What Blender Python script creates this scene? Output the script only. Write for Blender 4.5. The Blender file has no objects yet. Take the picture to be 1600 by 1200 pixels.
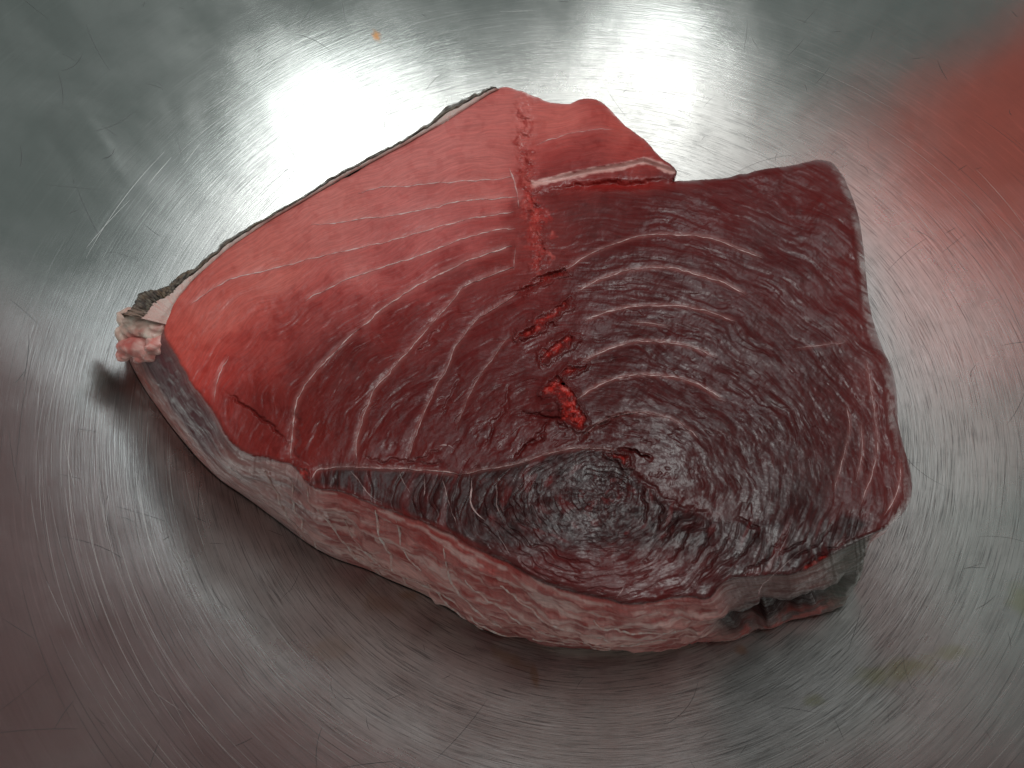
import bpy, math, random
import numpy as np
from mathutils import Vector
random.seed(4); rng = np.random.default_rng(4)
scene = bpy.context.scene
COL = scene.collection
R = math.radians

# ------------------------------------------------------------------ camera
PITCH = R(60); CAM = np.array([0.0, -0.15, 0.26]); LENS = 28.0
FPX = LENS / 36.0 * 1600.0
cam_d = bpy.data.cameras.new('camera'); cam = bpy.data.objects.new('camera', cam_d)
COL.objects.link(cam); scene.camera = cam
cam.location = CAM.tolist(); cam.rotation_euler = (R(90) - PITCH, 0, 0)
cam_d.lens = LENS; cam_d.sensor_width = 36; cam_d.clip_start = 0.01; cam_d.clip_end = 50
cam_d.dof.use_dof = True; cam_d.dof.focus_distance = 0.262; cam_d.dof.aperture_fstop = 32.0

# ------------------------------------------------------------------ world and lamps
w = bpy.data.worlds.new('World'); scene.world = w; w.use_nodes = True
bg = w.node_tree.nodes['Background']; bg.inputs[0].default_value = (0.84, 0.95, 0.91, 1); bg.inputs[1].default_value = 0.27

def area(name, loc, target, sx, sy, power, color):
    d = bpy.data.lights.new(name, 'AREA'); d.shape = 'RECTANGLE'; d.size = sx; d.size_y = sy
    d.energy = power; d.color = color
    o = bpy.data.objects.new(name, d); COL.objects.link(o); o.location = loc
    o.rotation_euler = (Vector(target) - Vector(loc)).to_track_quat('-Z', 'Y').to_euler()
    return o
def polar(az, el, dist):
    a, e = R(az), R(el)
    return (math.sin(a) * math.cos(e) * dist, math.cos(a) * math.cos(e) * dist, math.sin(e) * dist)
area('window_right', polar(69, 69, 1.0), (0, 0, 0), 0.38, 0.20, 1.75, (0.97, 1.0, 0.98))
area('window_behind', polar(-172, 84, 1.0), (0, 0, 0), 0.095, 0.22, 0.75, (1.0, 1.0, 0.98))
area('window_far_low', polar(35, 50, 1.1), (0, 0, 0), 0.32, 0.24, 0.48, (0.93, 0.96, 1.0))
area('window_far_high', polar(2, 72, 1.1), (0, 0, 0), 1.25, 0.34, 1.15, (0.93, 0.96, 1.0))

vs = scene.view_settings
vs.view_transform = 'Standard'; vs.look = 'None'; vs.exposure = 0.18; vs.gamma = 1.0; vs.use_curve_mapping = False

# ------------------------------------------------------------------ noise helpers
def _hash(ix, iy, seed):
    h = (ix.astype(np.int64) * 374761393 + iy.astype(np.int64) * 668265263 + seed * 2147483647) & 0xFFFFFFFF
    h = ((h ^ (h >> 13)) * 1274126177) & 0xFFFFFFFF
    return ((h ^ (h >> 16)) & 0xFFFF) / 65535.0
def vnoise(x, y, seed=0):
    ix = np.floor(x); iy = np.floor(y); fx = x - ix; fy = y - iy
    fx = fx * fx * fx * (fx * (fx * 6 - 15) + 10); fy = fy * fy * fy * (fy * (fy * 6 - 15) + 10)
    a = _hash(ix, iy, seed); b = _hash(ix + 1, iy, seed); c = _hash(ix, iy + 1, seed); d = _hash(ix + 1, iy + 1, seed)
    return (a + (b - a) * fx) * (1 - fy) + (c + (d - c) * fx) * fy - 0.5
def fbm(x, y, seed=0, octv=4, gain=0.5):
    s = 0; a = 1.0
    for k in range(octv):
        s = s + a * vnoise(x + 17.3 * k, y - 9.1 * k, seed + k); x = x * 2.03; y = y * 2.03; a *= gain
    return s
def vnoise_p(x, y, n, seed=0):
    """value noise, periodic in y with integer period n"""
    ix = np.floor(x); iy = np.floor(y); fx = x - ix; fy = y - iy
    fx = fx * fx * (3 - 2 * fx); fy = fy * fy * (3 - 2 * fy); j0 = np.mod(iy, n); j1 = np.mod(iy + 1, n)
    a = _hash(ix, j0, seed); b = _hash(ix + 1, j0, seed); c = _hash(ix, j1, seed); d = _hash(ix + 1, j1, seed)
    return (a + (b - a) * fx) * (1 - fy) + (c + (d - c) * fx) * fy - 0.5
def ringnoise(r, t, n, seed=0, octv=3):
    """noise on rings: r in cells, t the angle, n cells round the ring"""
    s = 0; a = 1.0; y = (t / (2 * math.pi) + 0.5) * n
    for k in range(octv):
        s = s + a * vnoise_p(r, y, n, seed + k); r = r * 2 + 7.7; y = y * 2; n = n * 2; a *= 0.5
    return s
def sstep(a, b, x):
    t = np.clip((x - a) / (b - a), 0, 1); return t * t * (3 - 2 * t)

# ------------------------------------------------------------------ ray helpers (photo pixel -> point on a plane or on the bowl)
FW = np.array([0, math.cos(PITCH), -math.sin(PITCH)]); UP = np.array([0, math.sin(PITCH), math.cos(PITCH)])
def rays(u, v):
    u = np.asarray(u, float); v = np.asarray(v, float)
    a = (u - 800) / FPX; b = (600 - v) / FPX
    return np.stack([a, FW[1] + b * UP[1], FW[2] + b * UP[2]], -1)
def to_plane(u, v, z):
    d = rays(u, v); k = (np.asarray(z) - CAM[2]) / d[..., 2]
    return CAM + d * k[..., None]
BC = to_plane(905, 650, 0.0)
# bowl profile
_r = np.linspace(0, 0.40, 4001)
def slope_deg(r):
    return np.degrees(np.arcsin(np.clip(r / 0.25, 0, 0.9))) * sstep(0.0, 0.05, r)
_z = np.concatenate([[0], np.cumsum(np.tan(np.radians(slope_deg(_r[:-1]))) * (_r[1] - _r[0]))])
def bowl_z(x, y):
    return np.interp(np.hypot(x - BC[0], y - BC[1]), _r, _z)
def to_bowl(u, v):
    u = np.asarray(u, float); z = np.zeros_like(u)
    for _ in range(60):
        p = to_plane(u, v, z); z = 0.5 * z + 0.5 * bowl_z(p[..., 0], p[..., 1])
    return to_plane(u, v, z)

# ------------------------------------------------------------------ material helpers
def new_mat(name):
    m = bpy.data.materials.new(name); m.use_nodes = True
    nt = m.node_tree; nt.nodes.clear()
    out = nt.nodes.new('ShaderNodeOutputMaterial'); b = nt.nodes.new('ShaderNodeBsdfPrincipled')
    nt.links.new(b.outputs[0], out.inputs[0])
    return m, nt, b
class G:
    def __init__(s, nt): s.nt = nt
    def n(s, t, **kw):
        x = s.nt.nodes.new(t)
        for k, v in kw.items(): setattr(x, k, v)
        return x
    def l(s, a, b): s.nt.links.new(a, b)
    def math(s, op, a, b=None, c=None):
        x = s.n('ShaderNodeMath', operation=op)
        for i, q in enumerate((a, b, c)):
            if q is None: continue
            if isinstance(q, (int, float)): x.inputs[i].default_value = q
            else: s.l(q, x.inputs[i])
        return x.outputs[0]
    def noise(s, vec, scale, detail=3, rough=0.5, dist=0.0):
        x = s.n('ShaderNodeTexNoise'); x.inputs['Scale'].default_value = scale; x.inputs['Detail'].default_value = detail
        x.inputs['Roughness'].default_value = rough; x.inputs['Distortion'].default_value = dist
        if vec is not None: s.l(vec, x.inputs['Vector'])
        return x.outputs['Fac']
    def ramp(s, fac, a, b, lo=0.0, hi=1.0):
        x = s.n('ShaderNodeMapRange'); x.interpolation_type = 'SMOOTHSTEP'
        s.l(fac, x.inputs[0]); x.inputs[1].default_value = a; x.inputs[2].default_value = b
        x.inputs[3].default_value = lo; x.inputs[4].default_value = hi
        return x.outputs[0]
    def mix(s, fac, a, b):
        x = s.n('ShaderNodeMix', data_type='RGBA')
        if isinstance(fac, float): x.inputs[0].default_value = fac
        else: s.l(fac, x.inputs[0])
        for i, q in ((6, a), (7, b)):
            if isinstance(q, tuple): x.inputs[i].default_value = q
            else: s.l(q, x.inputs[i])
        return x.outputs[2]

# flesh: colour comes from the point attribute "flesh", grain follows the muscle whorl ("grain")
def flesh_mat(name, rough=0.24, bump=0.2, wet=0.5, sss=0.12, grain=1.0, spec=0.5):
    m, nt, b = new_mat(name); g = G(nt)
    at = g.n('ShaderNodeAttribute', attribute_name='flesh'); gr = g.n('ShaderNodeAttribute', attribute_name='grain')
    tc = g.n('ShaderNodeTexCoord')
    n1 = g.noise(gr.outputs['Vector'], 1.0, 4, 0.6, 0.3)
    n2 = g.noise(gr.outputs['Vector'], 2.7, 3, 0.6, 0.6)
    n3 = g.noise(tc.outputs['Object'], 420, 3, 0.6)
    n4 = g.noise(tc.outputs['Object'], 60, 3, 0.5)
    col = g.mix(g.ramp(n1, 0.35, 0.75, 0.0, 0.10), at.outputs['Color'], (0.22, 0.022, 0.02, 1))
    hs = g.n('ShaderNodeHueSaturation'); g.l(col, hs.inputs['Color'])
    g.l(g.ramp(n2, 0.3, 0.7, 0.86, 1.12), hs.inputs['Value'])
    g.l(hs.outputs[0], b.inputs['Base Color'])
    h = g.math('ADD', g.math('MULTIPLY', n1, 1.0 * grain), g.math('MULTIPLY', n2, 0.5 * grain))
    h = g.math('ADD', h, g.math('MULTIPLY', n3, 0.35))
    bp = g.n('ShaderNodeBump'); bp.inputs['Strength'].default_value = bump; bp.inputs['Distance'].default_value = 0.0012
    g.l(h, bp.inputs['Height']); g.l(bp.outputs[0], b.inputs['Normal'])
    # where the wet film has drawn back the surface is duller
    film = g.math('ADD', g.math('MULTIPLY', g.noise(gr.outputs['Vector'], 0.55, 4, 0.7, 0.5), 0.65), g.math('MULTIPLY', g.noise(tc.outputs['Object'], 95, 4, 0.65), 0.35))
    film = g.ramp(film, 0.45, 0.60, 1.0, 0.30)
    r = g.math('ADD', g.ramp(n4, 0.3, 0.7, rough - 0.05, rough + 0.08), g.math('MULTIPLY', g.math('SUBTRACT', 1.0, film), 0.28)); g.l(r, b.inputs['Roughness'])
    g.l(g.math('MULTIPLY', film, spec), b.inputs['Specular IOR Level'])
    g.l(g.math('MULTIPLY', film, wet), b.inputs['Coat Weight']); b.inputs['Coat Roughness'].default_value = 0.12; b.inputs['Coat IOR'].default_value = 1.36
    g.l(bp.outputs[0], b.inputs['Coat Normal'])
    b.subsurface_method = 'BURLEY'; b.inputs['Subsurface Weight'].default_value = sss
    b.inputs['Subsurface Radius'].default_value = (1.0, 0.25, 0.15); b.inputs['Subsurface Scale'].default_value = 0.0018
    return m

# ------------------------------------------------------------------ steel bowl
def grid_faces(nr, nt):
    i, j = np.meshgrid(np.arange(nr - 1), np.arange(nt), indexing='ij'); j2 = (j + 1) % nt
    return np.stack([i * nt + j, (i + 1) * nt + j, (i + 1) * nt + j2, i * nt + j2], -1).reshape(-1, 4)
def mesh_np(name, verts, quads, smooth=True):
    me = bpy.data.meshes.new(name); nv = len(verts); nf = len(quads)
    me.vertices.add(nv); me.vertices.foreach_set('co', np.asarray(verts, np.float32).ravel())
    me.loops.add(nf * 4); me.loops.foreach_set('vertex_index', np.asarray(quads, np.int32).ravel())
    me.polygons.add(nf); me.polygons.foreach_set('loop_start', np.arange(0, nf * 4, 4, dtype=np.int32))
    me.update(calc_edges=True)
    if smooth: me.polygons.foreach_set('use_smooth', np.ones(nf, bool))
    me.validate(); return me
def add_obj(name, me, mat, parent=None):
    o = bpy.data.objects.new(name, me); COL.objects.link(o)
    if mat: me.materials.append(mat)
    if parent: o.parent = parent
    return o
def point_attr(me, name, arr, typ):
    a = me.attributes.new(name, typ, 'POINT')
    if typ == 'FLOAT_COLOR':
        c = np.ones((len(arr), 4), np.float32); c[:, :3] = arr; a.data.foreach_set('color', c.ravel())
    elif typ == 'FLOAT_VECTOR': a.data.foreach_set('vector', np.asarray(arr, np.float32).ravel())
    else: a.data.foreach_set('value', np.asarray(arr, np.float32).ravel())

NT = 900
rad = np.concatenate([np.linspace(0.0004, 0.215, 210), [0.218, 0.222, 0.226, 0.229, 0.2305, 0.230, 0.228]])
prof_z = np.interp(rad, _r, _z)
zr = prof_z[209]
prof_z[210:] = zr + np.array([0.006, 0.0105, 0.0125, 0.0122, 0.0108, 0.009, 0.0085])
# outer side of the sheet
orad = np.linspace(0.2145, 0.0004, 60); oz = np.interp(orad, _r, _z) - 0.0022
RAD = np.concatenate([rad, orad]); PZ = np.concatenate([prof_z, oz])
th = np.linspace(0, 2 * math.pi, NT, endpoint=False)
X = BC[0] + RAD[:, None] * np.cos(th); Y = BC[1] + RAD[:, None] * np.sin(th); Z = np.repeat(PZ[:, None], NT, 1)
inner = np.zeros_like(Z); inner[:210] = 1
# slight unevenness of the sheet and a dent (pressed line pair) in the wall
Zw = inner * 0.0003 * fbm(X * 22, Y * 22, 5, 3) * sstep(0.02, 0.12, np.repeat(RAD[:, None], NT, 1))
ca, sa = np.cos(th)[None, :], np.sin(th)[None, :]
def dent(u, v, ang, lng, wid, amp):
    p = to_bowl(np.array([u]), np.array([v]))[0]
    dx, dy = X - p[0], Y - p[1]; c, s = math.cos(ang), math.sin(ang)
    a = dx * c + dy * s; b_ = -dx * s + dy * c
    return amp * np.exp(-(a / lng) ** 2) * np.exp(-(b_ / wid) ** 2) * inner
Zw += dent(88, 230, R(-48), 0.005, 0.0020, 0.00020) - dent(152, 212, R(-52), 0.008, 0.0024, 0.00024)
Z = Z + Zw
V = np.stack([X, Y, Z], -1).reshape(-1, 3)
Q = grid_faces(len(RAD), NT)
bowl_me = mesh_np('steel_bowl', V - BC, Q)
# stains (rust spot, tea coloured smears): a colour of the surface itself
def stain_mask(pts, u, v, rr, seed, thr=0.0, stretch=(1, 1), ang=0):
    p = to_bowl(np.array([u]), np.array([v]))[0]; c, s = math.cos(ang), math.sin(ang)
    dx, dy = pts[:, 0] - p[0], pts[:, 1] - p[1]; a = (dx * c + dy * s) / stretch[0]; b_ = (-dx * s + dy * c) / stretch[1]
    d = np.hypot(a, b_) / rr + 0.55 * fbm(pts[:, 0] * 300, pts[:, 1] * 300, seed, 3)
    return 1 - sstep(0.3 + thr, 1.0 + thr, d)
st = np.zeros(len(V)); hue = np.zeros(len(V))
for (u, v, rr, k, sx, sy, an, am, hu) in [(588, 56, .0018, 1, 1, 1.2, 0, .9, 0), (800, 1030, .004, 2, 3.0, .7, -.5, .4, .4), (835, 1055, .002, 3, .7, 2.2, .2, .5, .3),
        (1400, 1052, .005, 4, 2.6, .8, .15, .5, 1), (1480, 1022, .004, 6, 2, .8, .1, .4, 1), (1272, 1095, .0022, 7, 1.4, 1, 0, .5, 1), (600, 945, .004, 8, 2, 1, -.3, .25, .4),
        (1595, 935, .004, 9, 1, 2, 0, .4, 1), (520, 1015, .006, 10, 1.4, .8, 0, .2, .4), (1160, 1015, .002, 11, 1.3, 1, 0, .5, 0), (640, 930, .002, 12, 2, 1, 0, .4, .2)]:
    mk = stain_mask(V, u, v, rr, k, 0, (sx, sy), an) * am
    hue = np.where(mk > st, hu, hue); st = np.maximum(st, mk)
sc_col = np.stack([0.42 - 0.10 * hue, 0.20 + 0.12 * hue, 0.07 + 0.06 * hue], -1)
point_attr(bowl_me, 'stain', sc_col, 'FLOAT_COLOR'); point_attr(bowl_me, 'stain_amount', st, 'FLOAT')

m_steel, nt, b = new_mat('brushed_steel'); g = G(nt)
geo = g.n('ShaderNodeNewGeometry'); sp = g.n('ShaderNodeSeparateXYZ'); g.l(geo.outputs['Position'], sp.inputs[0])
dx = g.math('SUBTRACT', sp.outputs[0], float(BC[0])); dy = g.math('SUBTRACT', sp.outputs[1], float(BC[1]))
rr = g.math('SQRT', g.math('ADD', g.math('MULTIPLY', dx, dx), g.math('MULTIPLY', dy, dy)))
zz = g.math('ADD', rr, g.math('MULTIPLY', sp.outputs[2], 0.8))
cx = g.math('DIVIDE', dx, rr); cy = g.math('DIVIDE', dy, rr)
def ring_vec(k, f, off=0.0):
    c = g.n('ShaderNodeCombineXYZ')
    g.l(g.math('MULTIPLY_ADD', cx, k, off), c.inputs[0]); g.l(g.math('MULTIPLY', cy, k), c.inputs[1]); g.l(g.math('MULTIPLY', zz, f), c.inputs[2])
    return c.outputs[0]
brush = g.noise(ring_vec(9, 2600), 1.0, 3, 0.7)
brush2 = g.noise(ring_vec(6, 1200, 5.0), 1.0, 4, 0.75)
cl = g.noise(geo.outputs['Position'], 26, 4, 0.6, 0.4)
cl2 = g.noise(geo.outputs['Position'], 120, 4, 0.65, 0.2)
fine = g.noise(geo.outputs['Position'], 1500, 3, 0.7)
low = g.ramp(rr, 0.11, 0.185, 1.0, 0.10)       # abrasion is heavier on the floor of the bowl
hb = g.math('ADD', g.math('MULTIPLY', g.math('MULTIPLY', brush, low), 1.0), g.math('MULTIPLY', g.math('MULTIPLY', brush2, low), 0.7))
hb = g.math('ADD', hb, g.math('MULTIPLY', fine, 0.08))
bp = g.n('ShaderNodeBump'); bp.inputs['Strength'].default_value = 0.16; bp.inputs['Distance'].default_value = 0.0003
g.l(hb, bp.inputs['Height']); g.l(bp.outputs[0], b.inputs['Normal'])
base = g.mix(g.ramp(cl, 0.3, 0.75), (0.30, 0.315, 0.305, 1), (0.36, 0.37, 0.36, 1))
base = g.mix(g.math('MULTIPLY', g.ramp(low, 0.35, 1.0), 0.7), base, (0.66, 0.65, 0.625, 1))  # abrasion tone, with extra floor brightness put into the colour
base = g.mix(g.math('MULTIPLY', g.ramp(cl2, 0.45, 0.8), 0.35), base, (0.24, 0.245, 0.24, 1))
base = g.mix(g.math('MULTIPLY', g.math('MULTIPLY', g.ramp(brush2, 0.50, 0.72), low), 0.6), base, (0.75, 0.75, 0.74, 1))
base = g.mix(g.math('MULTIPLY', g.math('MULTIPLY', g.ramp(brush, 0.50, 0.68), low), 0.75), base, (0.16, 0.16, 0.16, 1))
sa_ = g.n('ShaderNodeAttribute', attribute_name='stain'); sm_ = g.n('ShaderNodeAttribute', attribute_name='stain_amount')
base = g.mix(sm_.outputs['Fac'], base, sa_.outputs['Color'])
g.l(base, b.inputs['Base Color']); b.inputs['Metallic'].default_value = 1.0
ro = g.math('ADD', g.ramp(cl, 0.3, 0.7, 0.085, 0.13), g.math('MULTIPLY', low, 0.17))
ro = g.math('ADD', ro, g.math('MULTIPLY', cl2, 0.06)); g.l(ro, b.inputs['Roughness'])
b.inputs['Anisotropic'].default_value = 0.4; b.inputs['Anisotropic Rotation'].default_value = 0.25
tg = g.n('ShaderNodeTangent', direction_type='RADIAL', axis='Z'); g.l(tg.outputs[0], b.inputs['Tangent'])
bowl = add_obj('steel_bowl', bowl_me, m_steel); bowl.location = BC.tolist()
bowl['label'] = 'large round stainless steel mixing bowl with scratched brushed inside'; bowl['category'] = 'bowl'

# ================================================================== tuna steak
# (u, v) below are the steak's own layout sheet, laid out flat on the cutting plane (height H above the bowl floor)
H = 0.066
steak = bpy.data.objects.new('tuna_steak', None); COL.objects.link(steak); steak.empty_display_size = 0.03
steak.location = to_plane(880, 620, 0.0).tolist()
steak['label'] = 'thick raw red tuna steak with skin lying in the steel bowl'; steak['category'] = 'fish steak'
SO = np.array(steak.location)

# outline of the cut face, clockwise from the left tip: (u, v, rounding px, edge drop mm)
OUT = np.array([
 (257,512,6,0),(262,494,6,0),(269,478,6,0),(300,438,5,0),(360,385,5,0),(458,321,5,0),(517,290,5,0),(601,241,5,0),(700,185,5,0),(755,150,6,0),(778,139,8,0),(792,137,10,0),
 (810,140,12,0),(838,151,12,0),(868,160,12,0),(890,161,12,0),(908,155,12,0),(922,152,14,0),(939,158,14,0),(967,187,12,0),(1009,219,10,0),(1030,243,8,0),(1058,271,8,0),(1050,284,8,1),
 (1069,282,10,2),(1104,280,10,2),(1150,275,9,1),(1196,264,10,1),(1245,257,12,1),(1280,250,12,1),(1297,253,14,1),(1315,272,16,1),(1329,300,18,2),(1340,332,18,2),(1350,395,19,2),(1357,465,19,2),
 (1364,500,20,3),(1378,542,22,3),(1395,580,23,3),(1402,623,23,3),(1403,654,23,3),(1413,700,21,3),(1424,745,18,3),(1423,780,15,3),(1408,806,12,3),(1386,826,8,2),
 (1367,833,6,1),(1334,848,10,2),(1289,872,8,0),(1247,895,8,0),(1187,900,8,0),(1125,914,8,0),(1109,934,8,0),(1075,932,8,0),(1007,943,10,0),(962,940,12,0),(931,931,14,0),(887,922,16,0),(850,910,16,0),
 (794,879,16,0),(735,852,14,0),(691,828,12,0),(629,804,9,0),(598,793,7,0),(536,769,6,0),(484,757,7,0),(466,738,8,0),(454,727,8,0),(423,719,8,0),(381,705,8,0),(353,681,8,0),(335,647,8,0),(304,604,6,0),(272,551,6,0),(259,528,6,0)], float)
# where the foot of the side wall meets the bowl (only the open sides); paired by outline index
FOOT = {0:(187,505),74:(192,545),73:(223,604),72:(265,663),71:(308,716),70:(345,752),69:(380,774),68:(430,811),67:(470,842),66:(492,857),65:(525,874),64:(575,890),63:(610,907),62:(655,925),
 61:(711,956),60:(760,988),59:(826,997),58:(880,1011),57:(915,1013),56:(960,1014),55:(1000,1015),54:(1056,1008),53:(1105,1000),52:(1140,994),51:(1165,986),50:(1205,972),49:(1250,958),48:(1296,950),47:(1322,934),46:(1348,897)}

def closed_resample(P, n, smooth=2):
    Pc = P.copy()
    Pn = np.vstack([Pc, Pc[:1]]); seg = np.hypot(*(Pn[1:, :2] - Pn[:-1, :2]).T); L = np.concatenate([[0], np.cumsum(seg)])
    t = np.linspace(0, L[-1], n, endpoint=False)
    # Catmull-Rom (centripetal-ish through uniform param per segment)
    idx = np.clip(np.searchsorted(L, t, 'right') - 1, 0, len(P) - 1); f = ((t - L[idx]) / seg[idx])[:, None]; m = len(P)
    p0, p1, p2, p3 = P[(idx - 1) % m], P[idx], P[(idx + 1) % m], P[(idx + 2) % m]
    l1 = seg[idx][:, None]; l0 = seg[(idx - 1) % m][:, None]; l2 = seg[(idx + 1) % m][:, None]
    m1 = ((p1 - p0) / l0 * l1 + (p2 - p1) / l1 * l0) / (l0 + l1) * l1; m2 = ((p2 - p1) / l1 * l2 + (p3 - p2) / l2 * l1) / (l1 + l2) * l1
    return (2 * f**3 - 3 * f**2 + 1) * p1 + (f**3 - 2 * f**2 + f) * m1 + (-2 * f**3 + 3 * f**2) * p2 + (f**3 - f**2) * m2, idx + f[:, 0]

NTT = 2000
EDGE, EIDX = closed_resample(OUT, NTT)
# fine irregularity of the cut edge
tt = np.linspace(0, 1, NTT, endpoint=False)
jit = fbm(tt * 130, tt * 0 + 3.3, 21, 4) * 3.2; jit *= sstep(0, .01, tt) * sstep(1, .99, tt) * (1 - .65 * sstep(1180, 1280, EDGE[:, 0])) * (1 - .7 * (EIDX > 45) * (EIDX < 51))
nrm = np.roll(EDGE[:, :2], -1, 0) - np.roll(EDGE[:, :2], 1, 0); nrm = np.stack([nrm[:, 1], -nrm[:, 0]], -1); nrm /= np.linalg.norm(nrm, axis=1)[:, None]
EDGE[:, :2] += nrm * jit[:, None]

def seg_dist(u, v, poly, closed=False):
    P = np.asarray(poly, float)[:, :2]
    A = P; B = np.roll(P, -1, 0)
    if not closed: A, B = P[:-1], P[1:]
    best = np.full(u.shape, 1e9); par = np.zeros(u.shape); side = np.zeros(u.shape)
    for k, (a, b_) in enumerate(zip(A, B)):
        d = b_ - a; L2 = d @ d + 1e-9
        t = np.clip(((u - a[0]) * d[0] + (v - a[1]) * d[1]) / L2, 0, 1)
        ex = u - a[0] - t * d[0]; ey = v - a[1] - t * d[1]; q = np.hypot(ex, ey)
        mk = q < best
        best = np.where(mk, q, best); par = np.where(mk, k + t, par)
        side = np.where(mk, np.sign(d[0] * ey - d[1] * ex), side)
    return best, par, side
def near(u, v, poly, reach, closed=False):
    """seg_dist only for points within reach of the polyline's box"""
    P = np.asarray(poly, float); mk = (u > P[:, 0].min() - reach) & (u < P[:, 0].max() + reach) & (v > P[:, 1].min() - reach) & (v < P[:, 1].max() + reach)
    return mk
def inside(u, v, poly):
    P = np.asarray(poly, float); r = np.zeros(u.shape, bool)
    for (x1, y1), (x2, y2) in zip(P[:, :2], np.roll(P[:, :2], -1, 0)):
        if y1 == y2: continue
        r ^= ((y1 > v) != (y2 > v)) & (u < (x2 - x1) * (v - y1) / (y2 - y1) + x1)
    return r
def signed(u, v, poly):
    d, _, _ = seg_dist(u, v, poly, True); return np.where(inside(u, v, poly), d, -d)
def smooth_line(pts, step=6.0):
    P = np.asarray(pts, float)
    if len(P) < 3:
        n = max(2, int(np.hypot(*(P[-1] - P[0])) / step)); t = np.linspace(0, 1, n)[:, None]; return P[0] * (1 - t) + P[-1] * t
    out = []
    for i in range(len(P) - 1):
        p0, p1, p2, p3 = P[max(i - 1, 0)], P[i], P[i + 1], P[min(i + 2, len(P) - 1)]
        n = max(2, int(np.hypot(*(p2 - p1)) / step)); f = np.linspace(0, 1, n, endpoint=False)[:, None]
        out.append(0.5 * ((2 * p1) + (p2 - p0) * f + (2 * p0 - 5 * p1 + 4 * p2 - p3) * f**2 + (-p0 + 3 * p1 - 3 * p2 + p3) * f**3))
    return np.vstack(out + [P[-1:]])

# pale connective seams between the muscle sheets: (points, width px, groove depth mm, strength)
SEAMS = [
 ([(560,301),(600,293),(670,287),(719,284),(789,278),(803,276)],3.0,.25,.75),
 ([(486,352),(530,347),(570,341),(600,340),(640,331),(687,322),(740,312),(810,309)],3.0,.35,1.0),
 ([(297,478),(330,452),(374,432),(440,417),(500,401),(545,391),(594,380),(640,367),(670,359),(740,341),(803,331)],2.8,.35,.9),
 ([(475,471),(505,454),(535,439),(570,428),(598,418),(652,401),(700,383),(715,376),(768,361),(806,358)],2.8,.35,1.0),
 ([(563,513),(601,481),(642,453),(680,432),(722,411),(747,401),(800,385)],3.6,.5,1.0),
 ([(453,719),(458,667),(465,625),(486,590),(521,551),(563,513)],3.0,.6,.8),
 ([(556,719),(559,681),(570,646),(587,607),(612,579),(636,551),(668,513),(708,467),(729,446),(768,429),(803,418)],2.8,.7,.75),
 ([(637,718),(645,690),(656,659),(678,610),(702,568),(712,542),(746,500),(789,471),(810,457)],2.6,.9,.55),
 ([(712,672),(724,639),(743,599),(766,565),(786,537),(806,520)],2.2,.5,.4),
 ([(335,629),(338,600),(349,573),(357,556)],2.6,.3,.9),
 ([(880,424),(887,419),(915,401),(950,385),(999,370),(1048,366),(1108,371),(1150,387),(1192,403)],2.3,.35,.75),
 ([(900,456),(911,450),(939,436),(974,424),(1020,418),(1055,420),(1097,431),(1136,444),(1168,462)],2.3,.35,.9),
 ([(913,503),(920,499),(950,487),(992,478),(1037,477),(1083,481),(1150,502)],2.2,.35,.8),
 ([(979,503),(1013,506),(1050,511)],2.2,.3,.6),
 ([(908,567),(916,562),(950,545),(990,534),(1024,533),(1061,537),(1100,550),(1122,560)],2.3,.4,.85),
 ([(902,625),(922,609),(956,593),(990,586),(1027,586),(1064,592),(1100,606),(1134,629)],2.3,.4,.85),
 ([(906,684),(933,664),(962,650),(990,645),(1018,646),(1052,656),(1075,670),(1092,687)],2.3,.5,.55),
 ([(1240,545),(1275,541),(1300,537),(1325,536)],1.8,.2,.5),
 ([(1302,770),(1310,742),(1322,700),(1328,660),(1322,630)],2.0,.2,.5),
 ([(1345,790),(1362,742),(1370,700),(1368,650),(1360,600),(1352,560)],2.4,.2,.55),
 ([(1338,752),(1346,720),(1348,690),(1344,655)],2.4,.2,.6),
 ([(1382,806),(1400,775),(1407,745),(1405,715)],2.2,.2,.7),
 ([(802,422),(805,400),(806,384)],3.0,.2,.5),
 ([(795,262),(803,285),(809,305),(812,325)],4.2,.2,.8),
 ([(838,228),(866,216),(900,207),(929,202),(960,203)],3.0,.15,.6),
 ([(484,755),(497,735),(515,731),(553,730),(622,732),(670,735),(718,742)],2.4,.8,.65),
 ([(718,742),(746,735),(794,728),(828,718),(862,707),(914,700),(965,704)],2.2,.8,.55),
]
# short pale / pink beads in the dark muscle
VEINS = [
 ([(549,735),(560,752),(577,772),(596,786)],3.2,.3,.5),([(622,736),(630,752),(640,772)],3.4,.3,.45),([(662,742),(664,765),(660,785)],2.4,.3,.4),
 ([(690,745),(698,775),(706,800),(714,822)],2.6,.3,.5),([(735,745),(737,765),(736,785),(745,802),(757,814)],4.0,.3,.6),([(775,748),(776,775),(778,796),(790,820)],2.6,.3,.4),
 ([(845,845),(856,862),(870,880)],2.2,.2,.4),([(775,830),(788,852),(800,870)],2.4,.2,.4),([(978,905),(972,920),(962,935)],2.6,.3,.5),
 ([(683,697),(700,696),(712,704)],5.0,.0,.6),([(1185,935),(1192,915),(1230,880),(1265,850)],2.0,.3,.35),
]
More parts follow.
